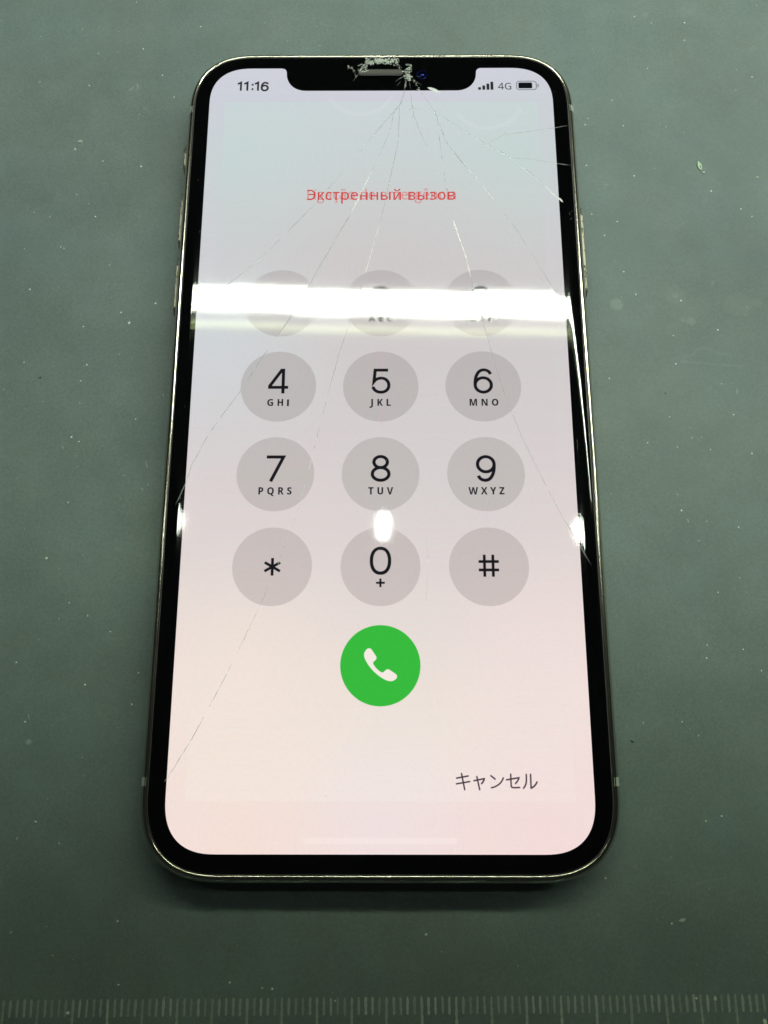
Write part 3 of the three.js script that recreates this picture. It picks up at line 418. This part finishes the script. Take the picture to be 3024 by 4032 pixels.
  // fibres
  const fibre = (pts, label) => { const c = new THREE.CatmullRomCurve3(pts.map(([x, y, h]) => { const p = at(x, y, 0); p.y = (h ?? 0.06) * MM; return p; })); top(finish(new THREE.Mesh(new THREE.TubeGeometry(c, 14, 0.028 * MM, 5), crumbMats[1])), 'lint_fibre', label, 'fibre', 'lint fibres on the mat'); };
  const fl = 'short pale lint fibre lying on the mat';
  fibre([[574, 1815], [577, 1830], [581, 1842]], fl); fibre([[556, 1920], [560, 1926], [564, 1930]], fl); fibre([[2900, 1532], [2902, 1540], [2901, 1550]], fl); fibre([[643, 1562], [642, 1556], [645, 1552]], fl); fibre([[428, 1049], [433, 1042], [437, 1040]], fl); fibre([[312, 1584], [316, 1590]], fl); fibre([[2760, 1718], [2765, 1726]], fl); fibre([[2706, 2044], [2710, 2054], [2713, 2057]], fl); fibre([[2779, 2056], [2786, 2050]], fl); fibre([[246, 1757], [249, 1768]], fl); fibre([[112, 2812], [116, 2830]], fl);
  // finest dust
  const n = 420, dust = new THREE.InstancedMesh(lumps[1], crumbMats[1], n), M = new THREE.Matrix4(), Q = new THREE.Quaternion(), E = new THREE.Euler();
  for (let i = 0; i < n; i++) { let x, z; do { x = rr(-0.085, 0.085); z = rr(-0.095, 0.095); } while (Math.abs(x) < 0.037 && Math.abs(z) < 0.073); const r = (0.025 + 0.07 * Math.pow(rnd(), 2.5)) * MM; M.compose(new THREE.Vector3(x, r * 0.4, z), Q.setFromEuler(E.set(0, rr(0, 6), 0)), new THREE.Vector3(r * rr(0.8, 2.2), r * 0.6, r)); dust.setMatrixAt(i, M); dust.setColorAt(i, lin(rr(0.5, 1), rr(0.55, 1), rr(0.5, 1))); }
  finish(dust); top(dust, 'fine_dust', 'fine pale dust sprinkled over the mat', 'dust', null, 'stuff');
}

// ---------------------------------------------------------------- lamps above the bench (outside the frame, mirrored in the glass)
{
  const { x0, x1, y, z, slope, width, tint, level } = LAMP, len = x1 - x0, cx = (x0 + x1) / 2, turn = -Math.atan(slope);
  const lamp = top(new THREE.Group(), 'fluorescent_lamp', 'long white fluorescent lamp hanging over the bench', 'lamp');
  lamp.position.set(cx, y, z + slope * cx); lamp.rotation.y = turn;
  const head = new THREE.Group(); head.name = 'tilted_head'; lamp.add(head); head.rotation.x = 0.175;      // leans away from the viewer
  const white = std(0.84, 0.88, 0.68, 0.6), opal = std(0.92, 0.97, 0.72, 1, { transmission: 0.8, thickness: 0 });
  const glow = new THREE.MeshStandardMaterial({ color: 0x222222, emissive: tint, emissiveIntensity: 26 }), bright = new THREE.MeshStandardMaterial({ color: 0x222222, emissive: tint, emissiveIntensity: 34 });
  const tube = new THREE.CylinderGeometry(width / 2, width / 2, len - 0.02, 28); tube.rotateZ(Math.PI / 2); tube.translate(0, width / 2 + 0.001, 0); part('tube', tube, glow, head);
  for (const s of [-1, 1]) { const c = new THREE.CylinderGeometry(width * 0.55, width * 0.55, 0.01, 24); c.rotateZ(Math.PI / 2); c.translate(s * (len / 2 - 0.005), width / 2 + 0.001, 0); part('end_cap', c, std(0.6, 0.6, 0.6, 0.4), head); }
  const back = new THREE.BoxGeometry(len, 0.012, 0.024); back.translate(0, width + 0.0085, -0.002); part('housing', back, white, head);
  // white shade on the viewer's side: it hangs from the housing and cuts the light off towards the front of the bench
  for (const [name, z0, y0, z1, y1] of [['opal_cheek', 0.0124, 0.026, 0.0125, -0.002], ['shade', 0.0124, -0.0025, 0.0513, -0.0665]]) { const l = Math.hypot(z1 - z0, y1 - y0), sh = new THREE.BoxGeometry(len, 0.0012, l); sh.rotateX(Math.atan2(y0 - y1, z1 - z0)); sh.translate(0, (y0 + y1) / 2, (z0 + z1) / 2); part(name, sh, name === 'shade' ? white : opal, lamp); }
  const light = new THREE.RectAreaLight(tint, level, len - 0.02, width); light.rotation.x = -Math.PI / 2; light.position.y = 0.0004; light.name = 'tube_light'; head.add(light);
  // three small lamps of the row nearer the viewer
  [[-0.165, 0.022], [-0.002, 0.0112], [0.157, 0.03]].forEach(([x, w], i) => {
    const g = top(new THREE.Group(), 'bench_lamp', ['small square lamp over the bench, at the row end by the volume buttons', 'small square lamp over the middle of the bench', 'small square lamp over the bench, at the row end by the side button'][i], 'lamp', 'row of small lamps over the bench');
    g.position.set(x, 0.5, -0.103 + slope * x); g.rotation.y = turn;
    const cup = new THREE.CylinderGeometry(w * 0.75, w * 0.55, 0.03, 24); cup.translate(0, 0.0165, 0); part('housing', cup, std(0.08, 0.08, 0.08, 0.5), g);
    const cs = new THREE.Shape(), q = w / 2, e = 0.0112, r = Math.min(q, e) * 0.98; cs.moveTo(-q + r, -e).lineTo(q - r, -e).absarc(q - r, -e + r, r, -Math.PI / 2, 0).lineTo(q, e - r).absarc(q - r, e - r, r, 0, Math.PI / 2).lineTo(-q + r, e).absarc(-q + r, e - r, r, Math.PI / 2, Math.PI).lineTo(-q, -e + r).absarc(-q + r, -e + r, r, Math.PI, Math.PI * 1.5);
    const face = new THREE.ExtrudeGeometry(cs, { depth: 0.001, bevelEnabled: false, curveSegments: 10 }); face.rotateX(-Math.PI / 2); part('diffuser', face, bright, g);
    const l = new THREE.RectAreaLight(tint, 10, w * 0.6, 0.015); l.rotation.x = -Math.PI / 2; l.position.y = -0.0006; l.name = 'diffuser_light'; g.add(l);
  });
}
renderer.render(scene, camera);
